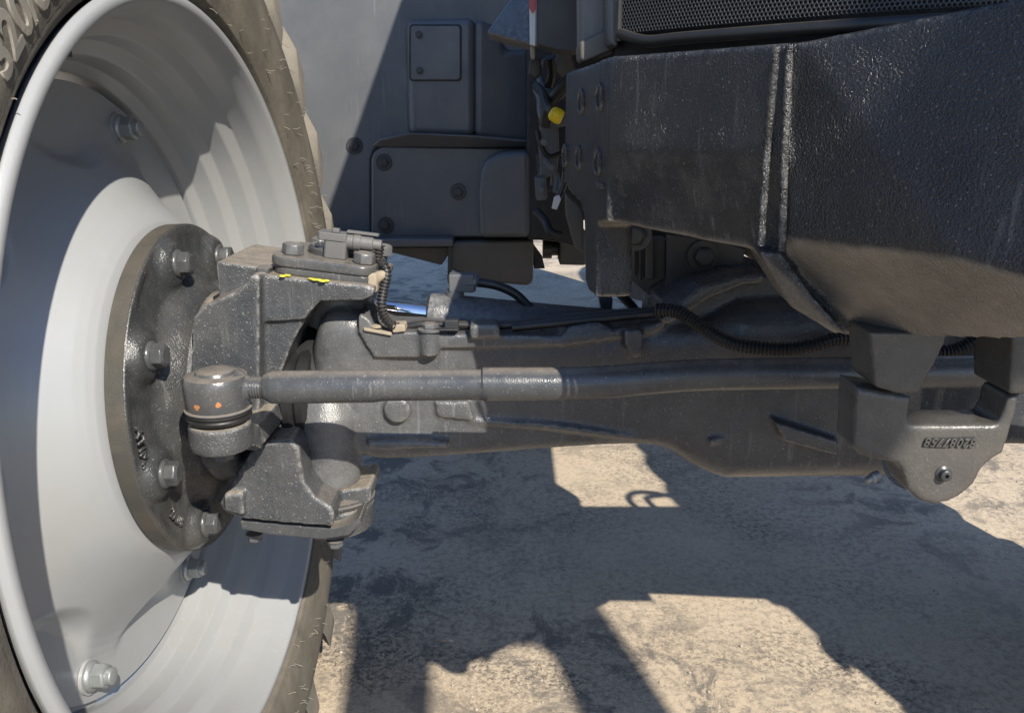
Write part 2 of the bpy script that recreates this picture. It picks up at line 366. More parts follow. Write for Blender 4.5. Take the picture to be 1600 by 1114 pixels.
        for k in range(190):
            r = rnd.choice((.4785, .49, .50, .515, .53, .545, .56, .58, .60, .63, .65))+rnd.uniform(-.004, .004); ph = rnd.uniform(-1.5, 1.4) if k < 160 else rnd.uniform(1.9, 4.2)
            x = surf(r); p = Vector((x-.001, r*math.cos(ph), r*math.sin(ph))); d = Vector((1, rnd.uniform(-.5, .5), rnd.uniform(-.5, .5))).normalized()
            l = rnd.uniform(.006, .015)*(1 if k < 160 else .5); q = p+d*l*.6; e = q+(d+Vector((0, rnd.uniform(-.8, .8), rnd.uniform(-.8, .8))))*l*.35
            hb.tube([p, q, e], .00055, 4)
        o = hb.build('moulding_hairs', lugm, root, W=W); o['kind'] = 'stuff'
        cb_ = B().box((-.09, .405*math.cos(math.radians(98)), .405*math.sin(math.radians(98))), (.006, .012, .02)).build('balance_clip', brownpl, root, bevel=.001, W=W)
    return root
wheelR = front_wheel(FW)
WL = Matrix.Translation((1.13, 1.028, .68)) @ Matrix.Rotation(math.pi, 4, 'Z') @ Matrix.Rotation(-.05, 4, 'Y')
front_wheel(WL, False)
# ---- hub
bolts = [math.radians(62+45*k) for k in range(8)]
def hdisp(x, r, ph):
    if x < -.019 or r > .199: return 0
    d = 0
    for a in bolts:
        q = math.hypot(r*math.cos(ph)-.170*math.cos(a), r*math.sin(ph)-.170*math.sin(a)); d = max(d, 1-smoothstep(.021, .034, q))
    e = 0
    for a in bolts:
        q = abs(((ph-a-math.radians(22.5)+math.pi) % (2*math.pi))-math.pi); e = max(e, 1-smoothstep(.05, .2, q))
    return d*max(0, -.006-x) - e*.003*smoothstep(.13, .15, r)*(1-smoothstep(.185, .195, r))
hp = [(-.0408,.05),(-.0408,.2005),(-.039,.2015)]; hub = B()
hub.rev([(-.0405,.02),(-.0405,.1995),(-.0395,.201),(-.0205,.201)]+[(-.019,.2005)]+[(-.0185+.0055*smoothstep(.2,.13,r)+.026*smoothstep(.150,.112,r), r) for r in [.2-.0025*k for k in range(36)]]+[(.03,.108),(.05,.10),(.05,.02)], I4, 240, disp=hdisp)
hubo = hub.build('wheel_hub', flange_m, T, W=FW, ang=50)
B().rev([(-.0400,.2012),(-.0395,.2021),(-.0205,.2021),(-.0200,.2012)], I4, 200, caps=False).build('hub_rim_band', rusty, hubo, W=FW)
hbm = hexbolt_mesh('wheel_bolt', .0140, .0165, hubbolt, flange=.0165)
hcm = B().rev([(0,.0165),(.012,.0165),(.0145,.0155),(.016,.012),(.022,.0115),(.024,.010),(.024,.002)], I4, 24)
wb = None
for k, a in enumerate(bolts):
    M = FW @ Matrix.Translation((-.0065, .170*math.cos(a), .170*math.sin(a))) @ Matrix.Rotation(k*.7, 4, 'X')
    place('wheel_bolt', hbm, hubo, M)
for tx, ph0, rr, sz in (('ATIMI', 183, .186, .019), ('2A08', 222, .176, .016)):
    me = textmesh(tx, sz, .0009)
    for v in me.vertices:
        u, y, z = v.co; r = rr+y; ph = math.radians(ph0)+u/rr; r = rr-y
        v.co = (-.0165+.0016*(.2-r)/.03+z-(.002 if tx[0]=='2' else 0)+.001, r*math.cos(ph), r*math.sin(ph))
    me.materials.append(flange_m); place('cast_lettering', me, hubo, FW)
# ---- steering knuckle (one casting)
k = B()
k.rev([(-.004,.06),(-.004,.117),(-.001,.120),(.010,.120),(.013,.116),(.05,.113),(.06,.05)], FW, 72)
k.prism([(336,408),(413,419),(413,640),(345,640),(341,462)], .955, 1.10)
k.prism([(300,498),(318,478),(345,466),(372,454),(386,440),(393,430),(405,430),(405,660),(300,660)], .918, 1.06)
k.prism([(393,427),(480,437),(570,446),(586,450),(583,462),(565,470),(500,471),(486,486),(476,500),(395,504)], .935, 1.10)
k.prism([(397,496),(484,490),(468,515),(455,540),(443,572),(436,590),(432,640),(400,640)], .942, 1.085)
k.prism([(310,640),(425,620),(440,660),(470,740),(500,800),(400,810),(345,790),(318,740)], .995, 1.09)
k.prism([(380,640),(436,640),(452,700),(450,740),(400,730)], .955, 1.03)
k.prism([(354,767),(397,696),(422,690),(453,687),(467,700),(470,724),(476,755),(492,776),(519,794),(522,806),(519,823),(450,818),(381,811),(350,801),(342,788)], .905, 1.03)
k.prism([(349,772),(380,770),(381,806),(350,799)], .896, .95)
c0 = P(520, 792, .985); Mz = frame(c0, (0.02, 0.03, 1))
k.rev([(-.022,.02),(-.022,.050),(.011,.052),(.0125,.048),(.0125,.02)], Mz, 48)
k.prism([(500,772),(579,760),(580,781),(556,803),(522,822),(500,815)], .955, 1.03)
kn = k.build('steering_knuckle', iron, T, remesh=.0024, smooth=5)
# lower cap plate and bolt
kc = B(); kc.prism([(374,814),(381,813),(520,826),(548,819),(563,806),(564,818),(545,837),(505,843),(424,836),(377,827)], .915, 1.02)
lc = kc.build('lower_pivot_cap', iron2, kn, bevel=.002)
bm6 = hexbolt_mesh('cap_bolt', .009, .010, bolt_m, flange=.0105)
place('cap_bolt', bm6, kn, frame(P(524, 842, .94), (0, 0, -1), (0, 1, 0))); place('cap_bolt', bm6, kn, frame(P(398, 832, .95), (0, 0, -1), (0, 1, 0)))
rg = B(); rg.rev([(.0145,.03),(.0145,.052),(.018,.053),(.019,.050),(.022,.050),(.023,.044),(.023,.02)], Mz, 48)
rg.build('lower_pivot_seal', iron2, kn)
B().rev([(.0146,.004),(.0156,.006),(.0156,.001)], frame(P(527, 789, .955)-Vector((0,0,.0135)), (0,0,1)), 16).build('rust_spot', orange, kn)
# upper cap, tilted like the casting's top
pa, pb = P(393, 427, .935), P(583, 450, .935); tl = (pb-pa).normalized()
KM = frame(pa, tl)                                   # x along the top, y back, z normal
def KL(px, dy=0., dz=0.): return Vector(((px-393)/190*(pb-pa).length, dy, dz))
u1 = (pb-pa).length
cap = B()
def rrect(x0, x1, y0, y1, r, n=5):
    o = []
    for cx, cy, a0 in ((x1-r, y1-r, 0), (x0+r, y1-r, 90), (x0+r, y0+r, 180), (x1-r, y0+r, 270)):
        for i in range(n+1): a = math.radians(a0+90*i/n); o.append((cx+r*math.cos(a), cy+r*math.sin(a)))
    return o
def slab(b, o, z0, z1, M): return b.loops([[M @ Vector((x, y, z0)) for x, y in o], [M @ Vector((x, y, z1)) for x, y in o]])
slab(cap, rrect(u1*.13, u1*1.0, .012, .135, .018), .0005, .0085, KM)
capo = cap.build('upper_pivot_cap', iron2, kn, bevel=.0015)
cap2 = B(); slab(cap2, rrect(u1*.11, u1*.99, .010, .132, .018), .0086, .0205, KM); c2 = cap2.build('sensor_plate', iron2, kn, bevel=.003, seg=3)
slab(B(), rrect(u1*.02, u1*.13, .004, .03, .004), .0005, .006, KM).build('stop_washer', iron2, kn, bevel=.001)
bm8 = hexbolt_mesh('cap_bolt', .0125, .0125, bolt_m)
for px, dy in ((444, .034), (470, .095), (560, .030), (575, .10)):
    place('cap_bolt', bm8, kn, KM @ Matrix.Translation(KL(px, dy, .0206)) @ Matrix.Rotation(-math.pi/2, 4, 'Y') @ Matrix.Rotation(.4+px*.3, 4, 'X'))
B().rev([(0,.026),(.006,.027),(.010,.024),(.010,.004)], KM @ Matrix.Translation(KL(495, .07, .0206)) @ Matrix.Rotation(-math.pi/2, 4, 'Y'), 32).build('sensor_collar', iron2, kn)
sn = B(); slab(sn, rrect(-.012,.014,-.012,.014,.004), .0, .020, KM @ Matrix.Translation(KL(508, .048, .0206))); slab(sn, rrect(-.020,.014,-.013,.014,.004), .020, .029, KM @ Matrix.Translation(KL(508, .048, .0206)))
slab(sn, rrect(-.004,.004,-.004,.004,.001), .029, .034, KM @ Matrix.Translation(KL(508, .044, .0206)))
sno = sn.build('angle_sensor', dustypl, kn, bevel=.0012)
cn = B(); q0 = KM @ KL(520, .046, .041)
cn.tube([q0+tl*t for t in (0, .012, .0125, .02, .0205, .034, .035, .044)], [.009,.009,.010,.010,.0085,.0085,.0065,.006], 18); cn.box(Vector((.022, -.001, .0115)), (.036, .008, .003), frame(q0, tl))
cn.build('plug_connector', dustypl, kn, bevel=.0006)
hc = B(); e0 = q0+tl*.042
corrugated(hc, [e0, P(591, 408, .98), P(601, 417, .975), P(604, 432, .97), P(599, 455, .965), P(596, 477, .96), P(601, 496, .96), P(611, 507, .962), P(622, 512, .965)], .0052, .0040)
hc.build('sensor_conduit', hose_m, T)
dm = B(); dm.tube(spline([P(577, 432, .955), P(586, 436, .958), P(593, 433, .965), P(600, 427, .97)], 4), .0055, 10); dm.box(P(584, 440, .96), (.010, .02, .022)); dm.build('mud_lump', tan, kn, remesh=.002, smooth=3)
for px, wd, dy in ((478, .012, -.002), (434, .006, .001)):
    b = B(); p0 = KM @ KL(px+8, dy, .0012)
    for j in range(5 if px > 450 else 2):
        b.rev([(-.0005,.0046*rnd.uniform(.6,1)),(.0007,.0042*rnd.uniform(.5,1)),(.0008,.0006)], frame(p0+tl*(j*.0042)+Vector((0, rnd.uniform(-.004,.004), .0006)), KM.to_3x3() @ Vector((0,0,1))), 9)
    b.build('yellow_paint_mark', yellow, kn)
# ---- axle housing (casting, lofted across)
def axle_ring(X, zt, zb, yf, yb, e=6, n=44):
    cy, cz, ry, rz = (yf+yb)/2, (zt+zb)/2, (yb-yf)/2, (zt-zb)/2; r = []
    for i in range(n):
        a = 2*math.pi*i/n; c, s = math.cos(a), math.sin(a)
        r.append(Vector((X, cy+ry*math.copysign(abs(c)**(2/e), c), cz+rz*math.copysign(abs(s)**(2/e), s))))
    return r
st = [(486,548,668,.995,1.08),(490,524,684,.98,1.085),(498,502,695,.972,1.09),(512,488,705,.968,1.095),(545,490,718,.966,1.09),(575,503,724,.968,1.07),(620,518,723,.970,1.05),(700,524,718,.972,1.045),(800,524,711,.974,1.045),(900,520,704,.975,1.05),(980,516,701,.972,1.06),(1030,511,704,.966,1.08),(1060,507,713,.96,1.10),(1100,498,738,.955,1.13),(1150,480,760,.945,1.16),(1180,474,764,.94,1.17),(1330,470,764,.93,1.19),(1460,470,764,.93,1.19)]
rings = []
key = [(P(x, yt, yf).x, P(x, yt, yf).z, P(x, yb_, yf).z, yf, yk) for x, yt, yb_, yf, yk in st]
kk = spline([Vector(k_[:3]) for k_ in key], 6); ky = spline([Vector((k_[3], k_[4], 0)) for k_ in key], 6)
axl = B()
for a, b_ in zip(kk, ky): rings.append(axle_ring(a.x, a.y, a.z, b_.x, b_.y))
xe = rings[-1][0].x
half = rings[:]
for r in half[::-1]:
    rr_ = [Vector((2*CX-p.x, p.y, p.z)) for p in r]
    if rr_[0].x > xe+.01: rings.append(rr_)
axl.loops(rings)
# lower flange lip, belly, hump, pivot bosses
axl.prism([(572,690),(600,688),(660,689),(700,693),(700,700),(600,704),(575,702)], .957, 1.0)
axl.prism([(1212,660),(1310,690),(1310,712),(1225,690)], .915, 1.0)
axl.prism([(1040,480),(1085,452),(1150,433),(1205,430),(1260,450),(1290,480),(1290,560),(1040,545)], .975, 1.17)
axl.prism([(1030,500),(1095,449),(1150,431),(1195,429),(1195,442),(1160,446),(1110,466),(1045,508)], .952, 1.0)
bz = [P(516, 735, .985).x, P(516,735,.985).y, P(516,752,.985).z]
axl.rev([(0,.02),(0,.034),(.004,.037),(.05,.040),(.09,.044),(.12,.03)], frame(Vector(bz), (.0, .02, 1)), 40)
axl.rev([(0,.02),(0,.040),(.05,.042),(.05,.02)], frame(P(530, 505, 1.03), (0, .02, 1)), 36)
axl.prism([(560,488),(578,500),(585,512),(605,519),(655,520),(655,560),(585,560),(560,520)], .962, 1.05)
cpt = P(622, 637, .972); axl.rev([(0,.016),(.010,.016),(.012,.0145),(.012,.004)], frame(cpt, (0, -1, 0)), 32)
axl.prism([(680,628),(732,628),(740,655),(735,657),(690,653),(683,648)], .966, 1.0)
axl.tube([P(x, y, .974) for x, y in ((735,657),(850,664),(970,679),(1060,688),(1110,690))], .0045, 8)
axl.tube([P(x, y, .948) for x, y in ((1110,690),(1160,678),(1210,657))], .0045, 8)
for x in (671,):
    axl.rev([(0,.004),(.002,.0115),(.03,.0115),(.034,.0115)], frame(P(x, 556, .965), (0, .02, 1)), 24)
axl.prism([(733,508),(778,508),(781,514),(780,528),(734,530)], .955, .99)
axl.prism([(873,530),(888,512),(935,505),(952,512),(952,525)], .968, 1.03)
axl.prism([(975,518),(1000,516),(1006,524),(1005,556),(990,561),(978,545)], .948, 1.0)
axl.prism([(655,520),(760,524),(880,526),(1020,508),(1040,500),(1040,512),(1020,522),(880,541),(700,545),(655,545)], .966, 1.05)
yk = B()
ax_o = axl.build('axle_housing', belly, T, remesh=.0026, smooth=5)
B().rev([(0,.02),(0,.050),(.004,.056),(.012,.057),(.016,.052),(.020,.056),(.028,.057),(.032,.052),(.034,.02)], frame(P(452, 616, .998), (1,0,0)), 48).build('shaft_boot', blackvoid, T)
# universal joint shaft seen in the gap
uj = B(); uj.tube([P(440, 622, .985), P(466, 622, .985), P(468, 622, .985), P(500, 622, .985)], [.034,.034,.024,.024], 28); uj.build('drive_shaft', bolt_m, T)
B().rev([(-.03,.02),(-.03,.04),(0,.05),(.004,.062),(.012,.066),(.02,.066),(.02,.02)], frame(P(478, 612, 1.04), (1,0,0)), 36).rev([(-.04,.02),(-.04,.06),(.0,.085),(.03,.085),(.03,.02)], frame(P(482, 600, 1.055), (1,0,0)), 36).build('shaft_seal', blackvoid, ax_o)
# bolt, clip, pad on the axle
place('axle_bolt', hexbolt_mesh('axle_bolt', .010, .006, bolt_m, washer=.0145), ax_o, frame(P(672, 517, .966), (0, .02, 1), (0,1,0)))
cl = B(); cl.box(P(706, 508, .97), (.016, .012, .014)); cl.box(P(690, 514, .962), (.04, .012, .002)); cl.build('cable_clip', plastic_d, ax_o, bevel=.001)
pd = B(); pd.extr([P(568,512,.958), P(612,520,.958), P(612,512,1.0), P(572,503,1.0)], (0,0,-.004)); pd.build('machined_pad', tan, ax_o, bevel=.001)
B().rev([(0,.0068),(.002,.0068),(.003,.004)], frame(P(588, 513, .966)+Vector((0,0,.0015)), (0,0,1)), 20).build('pad_plug', tan, ax_o)
B().prism([(612,508),(632,507),(634,519),(613,521)], .958, .98).build('dusty_end_fitting', tan, ax_o, bevel=.002)
# ---- tie rod
YT = .83
tr = []
for x, y, r in ((381,606,10),(414,605.5,10),(415,605,20),(424,605,24),(430,605,24.6),(520,604,24.8),(585,603,24.6),(596,602.5,23.2),(606,602,23.2),(745,601,23),(753,601,23.2),(756,600.5,25.6),(764,600.5,25.6),(860,600,25.2),(900,599,24.8),(960,596,24.4),(1010,591.5,24),(1060,587.5,24),(1120,585,24),(1200,584,24),(1320,583,24),(1420,582,24),(1530,581,24),(1900,590,24)):
    tr.append((P(x, y, YT), (P(x, y-r, YT)-P(x, y+r, YT)).length/2))
tb = B(); tb.tube([t[0] for t in tr], [t[1] for t in tr], 40)
tie = tb.build('tie_rod', iron2, T, ang=40)
th = B(); th.tube([P(384+i*1.02, 605.5, YT) for i in range(31)], [.0100+(.0013 if (i//2) % 2 else 0) for i in range(31)], 28); th.build('rod_thread', iron2, tie, ang=80)
B().tube([P(410,605,YT),P(414,605,YT),P(416,605,YT)], [.0105,.0125,.013], 28).build('thread_shoulder', iron2, tie)
bc = P(339, 610, YT); sy_ = (P(339,600,YT)-P(339,620,YT)).z/20          # metres per pixel
def bz_(y): return (610-y)*sy_
BJ = frame(bc, (0,0,1), (0,1,0))
bj = B().rev([(bz_(y), r*sy_) for y, r in ((636,30),(636,45),(630,47),(600,48.5),(592,48),(586,45),(584,40),(583,30),(579,28),(576.5,22),(576,8))], BJ, 56)
jo = bj.build('ball_joint', iron2, T, ang=32)
B().tube([P(372,606,YT),P(386,606,YT),P(392,606,YT)], [.020,.0135,.0115], 28).build('ball_joint_neck', iron2, jo)
B().rev([(bz_(y), r*sy_) for y, r in ((634,44),(635.5,49),(637.5,49),(639,46),(640,40))], BJ, 56).build('clamp_ring', bolt_m, jo, ang=60)
B().rev([(bz_(y), r*sy_) for y, r in ((638,38),(639,45),(642,48),(645,45.5),(646.5,45),(649,48),(652,45.5),(654,44),(656,40),(660,30))], BJ, 56).build('rubber_boot', rubberb, jo, ang=70)
arm = B().rev([(bz_(y), r*sy_) for y, r in ((659,20),(659,44),(661,46),(690,46),(699,44),(703,34),(703,10))], BJ, 48)
arm.extr([P(300,660,.83),P(384,655,.83),P(404,662,.86),P(412,668,.96),P(330,668,.96),P(292,665,.85)], (0,0,-.028))
arm.prism([(330,662),(405,664),(415,690),(400,704),(340,704)], .87, .99)
arm.build('steering_arm', iron, T, remesh=.002, smooth=4)
B().rev([(bz_(y), r*sy_) for y, r in ((701,24),(704,24),(706,20),(712,19),(713,16),(719,15),(720,5))], BJ, 6).build('castle_nut', bolt_m, jo)
for x, y, s_ in ((324,619,5),(355,615,4.5)):
    M = frame(Vector((bc.x+(x-339)*sy_, bc.y-math.sqrt(max(0,(47.6*sy_)**2-((x-339)*sy_)**2))+.0003, bc.z+bz_(y+3))), (( x-339)*sy_*1.0, -.03, 0)); b = B()
    b.loops([[M @ Vector((t, q*math.cos(i*.7+x)*s_*sy_*(.8+.3*((i*7+x) % 3)/2), q*math.sin(i*.7+x)*s_*sy_*(.8+.3*((i*5) % 3)/2))) for i in range(9)] for t, q in ((-.001,1),(.0006,.95))])
    b.build('primer_chip', orange, jo)
# ---- steering cylinder behind the axle
cy = B(); cy.tube([P(545,477,1.12), P(700,495,1.12)], .0125, 28); cyo = cy.build('cylinder_rod', chrome, T)
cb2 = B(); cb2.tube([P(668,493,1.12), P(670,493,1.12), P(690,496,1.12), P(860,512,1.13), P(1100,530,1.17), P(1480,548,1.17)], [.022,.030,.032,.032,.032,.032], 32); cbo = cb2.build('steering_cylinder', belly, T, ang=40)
ft = B(); p = P(711, 475, 1.12); ft.tube([p+Vector((0,0,-.01)), p+Vector((0,0,.004)), p+Vector((0,0,.006)), p+Vector((0,0,.02))], [.019,.017,.013,.012], 20); ft.box(P(722, 441, 1.12), (.034, .024, .024)); ft.build('elbow_fitting', plastic, cbo, bevel=.002)
B().tube([P(727,441,1.12), P(744,441,1.12), P(747,442,1.12)], [.0125,.0125,.010], 12).build('hose_nut', plastic, cbo)
B().tube(spline([P(745,441,1.12), P(775,446,1.12), P(803,458,1.12), P(822,475,1.12), P(842,495,1.12), P(860,512,1.12)], 6), .0062, 14).build('hydraulic_hose', rubberb, T)
# ---- cables along the axle
B().tube(spline([P(632,512,.985), P(660,507,.985), P(705,508,.985), P(790,508,.985), P(860,500,.99), P(950,491,.99), P(1030,486,.985)], 6), .0052, 12).build('wiring_sleeve', rubberb, T)
B().tube(spline([P(800,512,.98), P(880,504,.982), P(960,496,.982), P(1030,489,.978)], 6), .005, 12).build('wiring_sleeve', rubberb, T)
cg = B(); corrugated(cg, [P(1026,485,.955), P(1058,487,.945), P(1086,503,.93), P(1110,520,.915), P(1145,537,.905), P(1190,544,.90), P(1235,545,.895), P(1280,537,.89), P(1310,529,.89), P(1360,530,.89), P(1440,549,.89), P(1475,550,.89), P(1500,545,.89), P(1530,528,.89)], .0068, .0042); cg.build('corrugated_conduit', hose_m, T)
B().rev([(0,.0085),(.02,.0085),(.021,.007),(.03,.0072)], frame(P(1024,485,.966), (1,0,-.03)), 18).build('conduit_collar', rubberb, T)
# ---- front carrier (heavy black casting carrying the pivot)
def mir(p): return Vector((2*CX-p.x, p.y, p.z))
def both(b, rings_fn):
    a = rings_fn(); b.loops(a); b.loops([[mir(p) for p in r][::-1] for r in a])
ca = B()
XS = .0806
def G(Y): return .575+(Y-.765)*.73
def plane3(a_, b_, c_):
    n_ = (b_-a_).cross(c_-a_).normalized(); return (n_ if n_.y < 0 else -n_), a_
def hit(pl, px, py):
    d = ray(px, py); return d.y*((pl[1]-cam.location).dot(pl[0])/d.dot(pl[0]))
sp0, sp1 = P(955, 200, .718), P(884, 200, .92)
PS = plane3(sp0, sp1, sp0+Vector((0, 0, .1)))
side = [(957,87),(930,97),(884,113),(881,285),(889,300),(907,319),(912,342),(914,440),(918,455),(931,466),(932,350),(948,347)]
a = [P(x, y, hit(PS, x, y)) for x, y in side]; b_ = [p-PS[0]*.034 for p in a]
ca.loops([a, b_]); ca.loops([[mir(p) for p in a][::-1], [mir(p) for p in b_][::-1]])
YL_ = hit(PS, 931, 400)+.001
lg = [P(931,342,YL_), P(982,352,YL_), P(976,400,YL_), P(966,463,YL_), P(931,465,YL_)]
for f_ in (lambda p: p, mir):
    ca.loops([[f_(p) for p in lg], [f_(p+Vector((.01,.09,0))) for p in lg]])
# front plate A (left wing) and the nose, as thick loops
Al = [(955,88,.718), (951,232,.716), (948,346,.740)]; Ar = [(1232,66,.575), (1226,236,.572), (1222,400,.595)]
for f_ in (lambda p: p, mir):
    q_ = [f_(P(*t)) for t in Al+Ar[::-1]]; k_ = [f_(P(*t)+Vector((.025,.10,0))) for t in Al+Ar[::-1]]
    ca.add(q_+k_, [[0,1,4,5],[1,2,3,4],[11,10,7,6],[10,9,8,7],[0,6,7,1],[1,7,8,2],[2,8,9,3],[3,9,10,4],[4,10,11,5],[5,11,6,0]])
def strip(rows, back):
    for f_ in (lambda p: p, mir):
        n = len(rows[0]); vs = [f_(p) for r in rows for p in r]; m_ = len(vs); vs += [f_(Vector((p.x, back, p.z))) for r in rows for p in r]; fs = []
        R = len(rows)
        for i in range(R-1):
            for j in range(n-1):
                q = [i*n+j, i*n+j+1, (i+1)*n+j+1, (i+1)*n+j]; fs.append(q); fs.append([t+m_ for t in q][::-1])
        ed = [(0*n+j, 0*n+j+1) for j in range(n-1)]+[(i*n+n-1, (i+1)*n+n-1) for i in range(R-1)]+[((R-1)*n+j+1, (R-1)*n+j) for j in range(n-2, -1, -1)]+[((i+1)*n, i*n) for i in range(R-2, -1, -1)]
        for p_, q_ in ed: fs.append([q_, p_, p_+m_, q_+m_])
        ca.add(vs, fs)
def nz(x, y, Y): return P(x, y, G(Y))
CXP = lambda y, Y: Vector((CX, G(Y), P(1500, y, G(Y)).z))
def plane(*q):
    a_, b_, c_ = (P(*t) for t in q); n_ = (b_-a_).cross(c_-a_).normalized()
    return n_ if n_.y < 0 else -n_, a_
NOSE = .478
PL = plane((1240,80,.575), (1228,385,.575), (1450,372,.487))
PF = plane((1285,108,hit(PL,1285,108)), (1450,340,hit(PL,1450,340)), (1600,0,NOSE))

PD = plane((1300,381,hit(PL,1300,381)), (1590,428,hit(PF,1590,428)), (1450,528,.552))
def lin(tab, x):
    for (x0, y0), (x1, y1) in zip(tab, tab[1:]):
        if x <= x1: return y0+(y1-y0)*(x-x0)/(x1-x0)
    return tab[-1][1]
top_t = [(1228,67),(1260,65),(1345,48),(1440,29),(1530,11),(1600,-3),(1780,-40)]; bot_t = [(1228,398),(1270,462),(1310,522),(1330,525),(1600,531),(1780,534)]
rows = []
for j in range(46):
    r_ = []
    for i in range(46):
        x_ = 1228+(1780-1228)*i/45; t_ = j/45; yy = lin(top_t, x_)*(1-t_)+lin(bot_t, x_)*t_
        Yn = max(hit(PL, x_, yy), hit(PF, x_, yy), min(hit(PD, x_, yy), .60), .36)
        r_.append(P(x_, yy, Yn))
    rows.append(r_)
strip(rows, .70)
ca.box((CX, .64, .985), (.26, .12, .14))
# weld bead and slanted lower edge
for f_ in (lambda p: p, mir):
    sl = [P(1185,391,.585), P(1222,396,.578), P(1275,470,.571), P(1330,526,.55), P(1306,524,.571), P(1280,505,.582), P(1238,482,.59), P(1205,430,.59)]
    ca.loops([[f_(p) for p in sl], [f_(p+Vector((.01,.08,0))) for p in sl]])
caro = ca.build('front_carrier', black, T, remesh=.0028, smooth=5)
PA = plane((955,88,.718), (951,232,.716), (1232,66,.575)); PB = plane((951,232,.716), (948,346,.740), (1226,236,.572))
for ctrl in ([(1213,72),(1206,150),(1199,228),(1194,300),(1189,384)], [(1233,72),(1230,150),(1226,232),(1224,310),(1222,392)]):
    pw = spline([P(x, y, min(hit(PA, x, y), hit(PB, x, y))-.0012 if x < 1215 and y < 390 and ctrl[0][0] < 1220 else .5735) for x, y in ctrl], 16)
    B().tube(pw, [.0027*(1+.05*math.sin(i*1.9)+rnd.uniform(-.05,.05)) for i in range(len(pw))], 10).build('weld_bead', black, caro, ang=80)
# holes with raised rims on the carrier's side
rm = B().rev([(.004,.0085),(-.002,.009),(-.0026,.0105),(-.002,.012),(.004,.0125)], I4, 24, close=True)
r0 = None; hm = B().rev([(.004,.0088),(-.0007,.0088),(-.0007,.001)], I4, 20); h0 = None
for x, y in ((909,159),(938,152),(884,243),(905,246),(935,253)):
    M = frame(P(x, y, hit(PS, x, y)), -PS[0])
    if r0 is None: r0 = rm.build('bolt_hole_rim', black, caro, W=M, ang=60); h0 = hm.build('bolt_hole', blackvoid, caro, W=M)
    else: dup(r0, caro, M); dup(h0, caro, M)
B().box((0,0,0), (.006, .02, .004), frame(P(940, 290, hit(PS, 940, 290)), -PS[0])).build('cast_pad', black, caro, bevel=.001)
# ---- pivot support below the nose
YS = .57
ps = B()
ps.prism([(1340,606),(1425,620),(1419,664),(1562,664),(1578,617),(1597,615),(1584,660),(1569,708),(1553,717),(1536,731),(1523,757),(1504,774),(1482,785),(1460,789),(1437,783),(1418,765),(1411,738),(1405,726),(1348,713),(1332,700),(1335,690)], YS, .606)
bd = P(1462, 725, YS)
pso = ps.build('pivot_support', support_m, T, remesh=.0022, smooth=4)
lu = B(); lu.prism([(1360,520),(1484,520),(1466,560),(1442,606),(1433,617),(1411,617),(1368,606)], .561, .605)
lu.build('pivot_lug', support_m, T, remesh=.0022, smooth=4)
lu = B(); lu.prism([(1584,520),(1700,520),(1690,616),(1577,617)], .564, .614)
lu.build('pivot_lug', support_m, T, remesh=.0022, smooth=4)
gz = B(); gz.rev([(-.002,.0060),(.0015,.0060),(.0025,.0042),(.006,.0040),(.0065,.0032),(.0065,.0016),(.004,.0015),(.004,.0005)], frame(P(1474,740,YS)+Vector((0,.001,0)), (0,-1,0)), 24); gz.build('grease_nipple', bolt_d, pso)
gz = B(); gz.rev([(0,.006),(.008,.006),(.010,.004),(.014,.0045),(.018,.0035),(.019,.001)], frame(P(1372,742,.915), (-.9,-.4,-.25)), 16); gz.build('grease_nipple', zinc, ax_o)
B().tube([P(1426,722,.607), P(1426,722,.80)], .0215, 32).build('pivot_pin', support_m, pso)
tm = textmesh('82087758', .0092, .0005, .25); tm.materials.append(support_m)
pl = B(); pl.prism([(1448,684),(1523,682),(1525,697),(1449,700)], YS-.0005, YS+.002); pl.build('number_shade_plate', bolt_d, pso)  # dark plate: shade of the number's recess put into its colour
place('cast_number', tm, pso, Matrix.Translation(P(1486, 691, YS-.0012)) @ Matrix.Rotation(math.radians(1.5), 4, 'Y') @ Matrix.Rotation(math.pi/2, 4, 'X') @ Matrix.Rotation(math.pi, 4, 'Z'))
# ---- things under the carrier
bk = B(); bk.prismx([(1042,372),(1042,474),(1030,478),(968,462),(972,380),(985,366)], .20, .206)
bk.prism([(1042,366),(1120,375),(1165,390),(1155,440),(1085,452),(1040,476)], 1.06, 1.066); bko = bk.build('bracket_plate', plastic_d, T, bevel=.0015)
bp = B()
bp.prism([(976,372),(1040,372),(1040,472),(1020,468),(972,424)], 1.10, 1.12); bp.prism([(1008,372),(1022,372),(1022,438),(1008,436)], 1.085, 1.10); bp.prism([(988,380),(994,380),(994,432),(988,428)], 1.09, 1.10); bp.prism([(998,392),(1003,392),(1003,440),(998,438)], 1.09, 1.10)
bp.build('ribbed_side_plate', brownpl, T, bevel=.002)
bb = hexbolt_mesh('bracket_bolt', .013, .012, bolt_d, washer=.02)
place('bracket_bolt', bb, bko, frame(P(1098,400,1.058), (0,-1,0))); place('bracket_bolt', bb, bko, frame(P(994,367,1.06), (-.2,-1,0)))
B().prism([(1120,388),(1150,388),(1146,414),(1124,412)], 1.09, 1.14).build('rusty_block', brownpl, T, bevel=.003)
B().tube([P(965,455,1.2), P(985,476,1.2), P(998,492,1.2)], .007, 10).build('brake_hose', rubberb, T)
B().prism([(936,466),(958,466),(956,490),(940,490)], 1.15, 1.17).build('hose_bracket', plastic_d, T, bevel=.002)
# underbody behind carrier (closes the view under the nose)
B().prism([(1000,300),(1440,300),(1440,470),(1230,470),(1180,400),(1000,380)], 1.25, 1.34).build('engine_sump', blackvoid, T, bevel=.02)
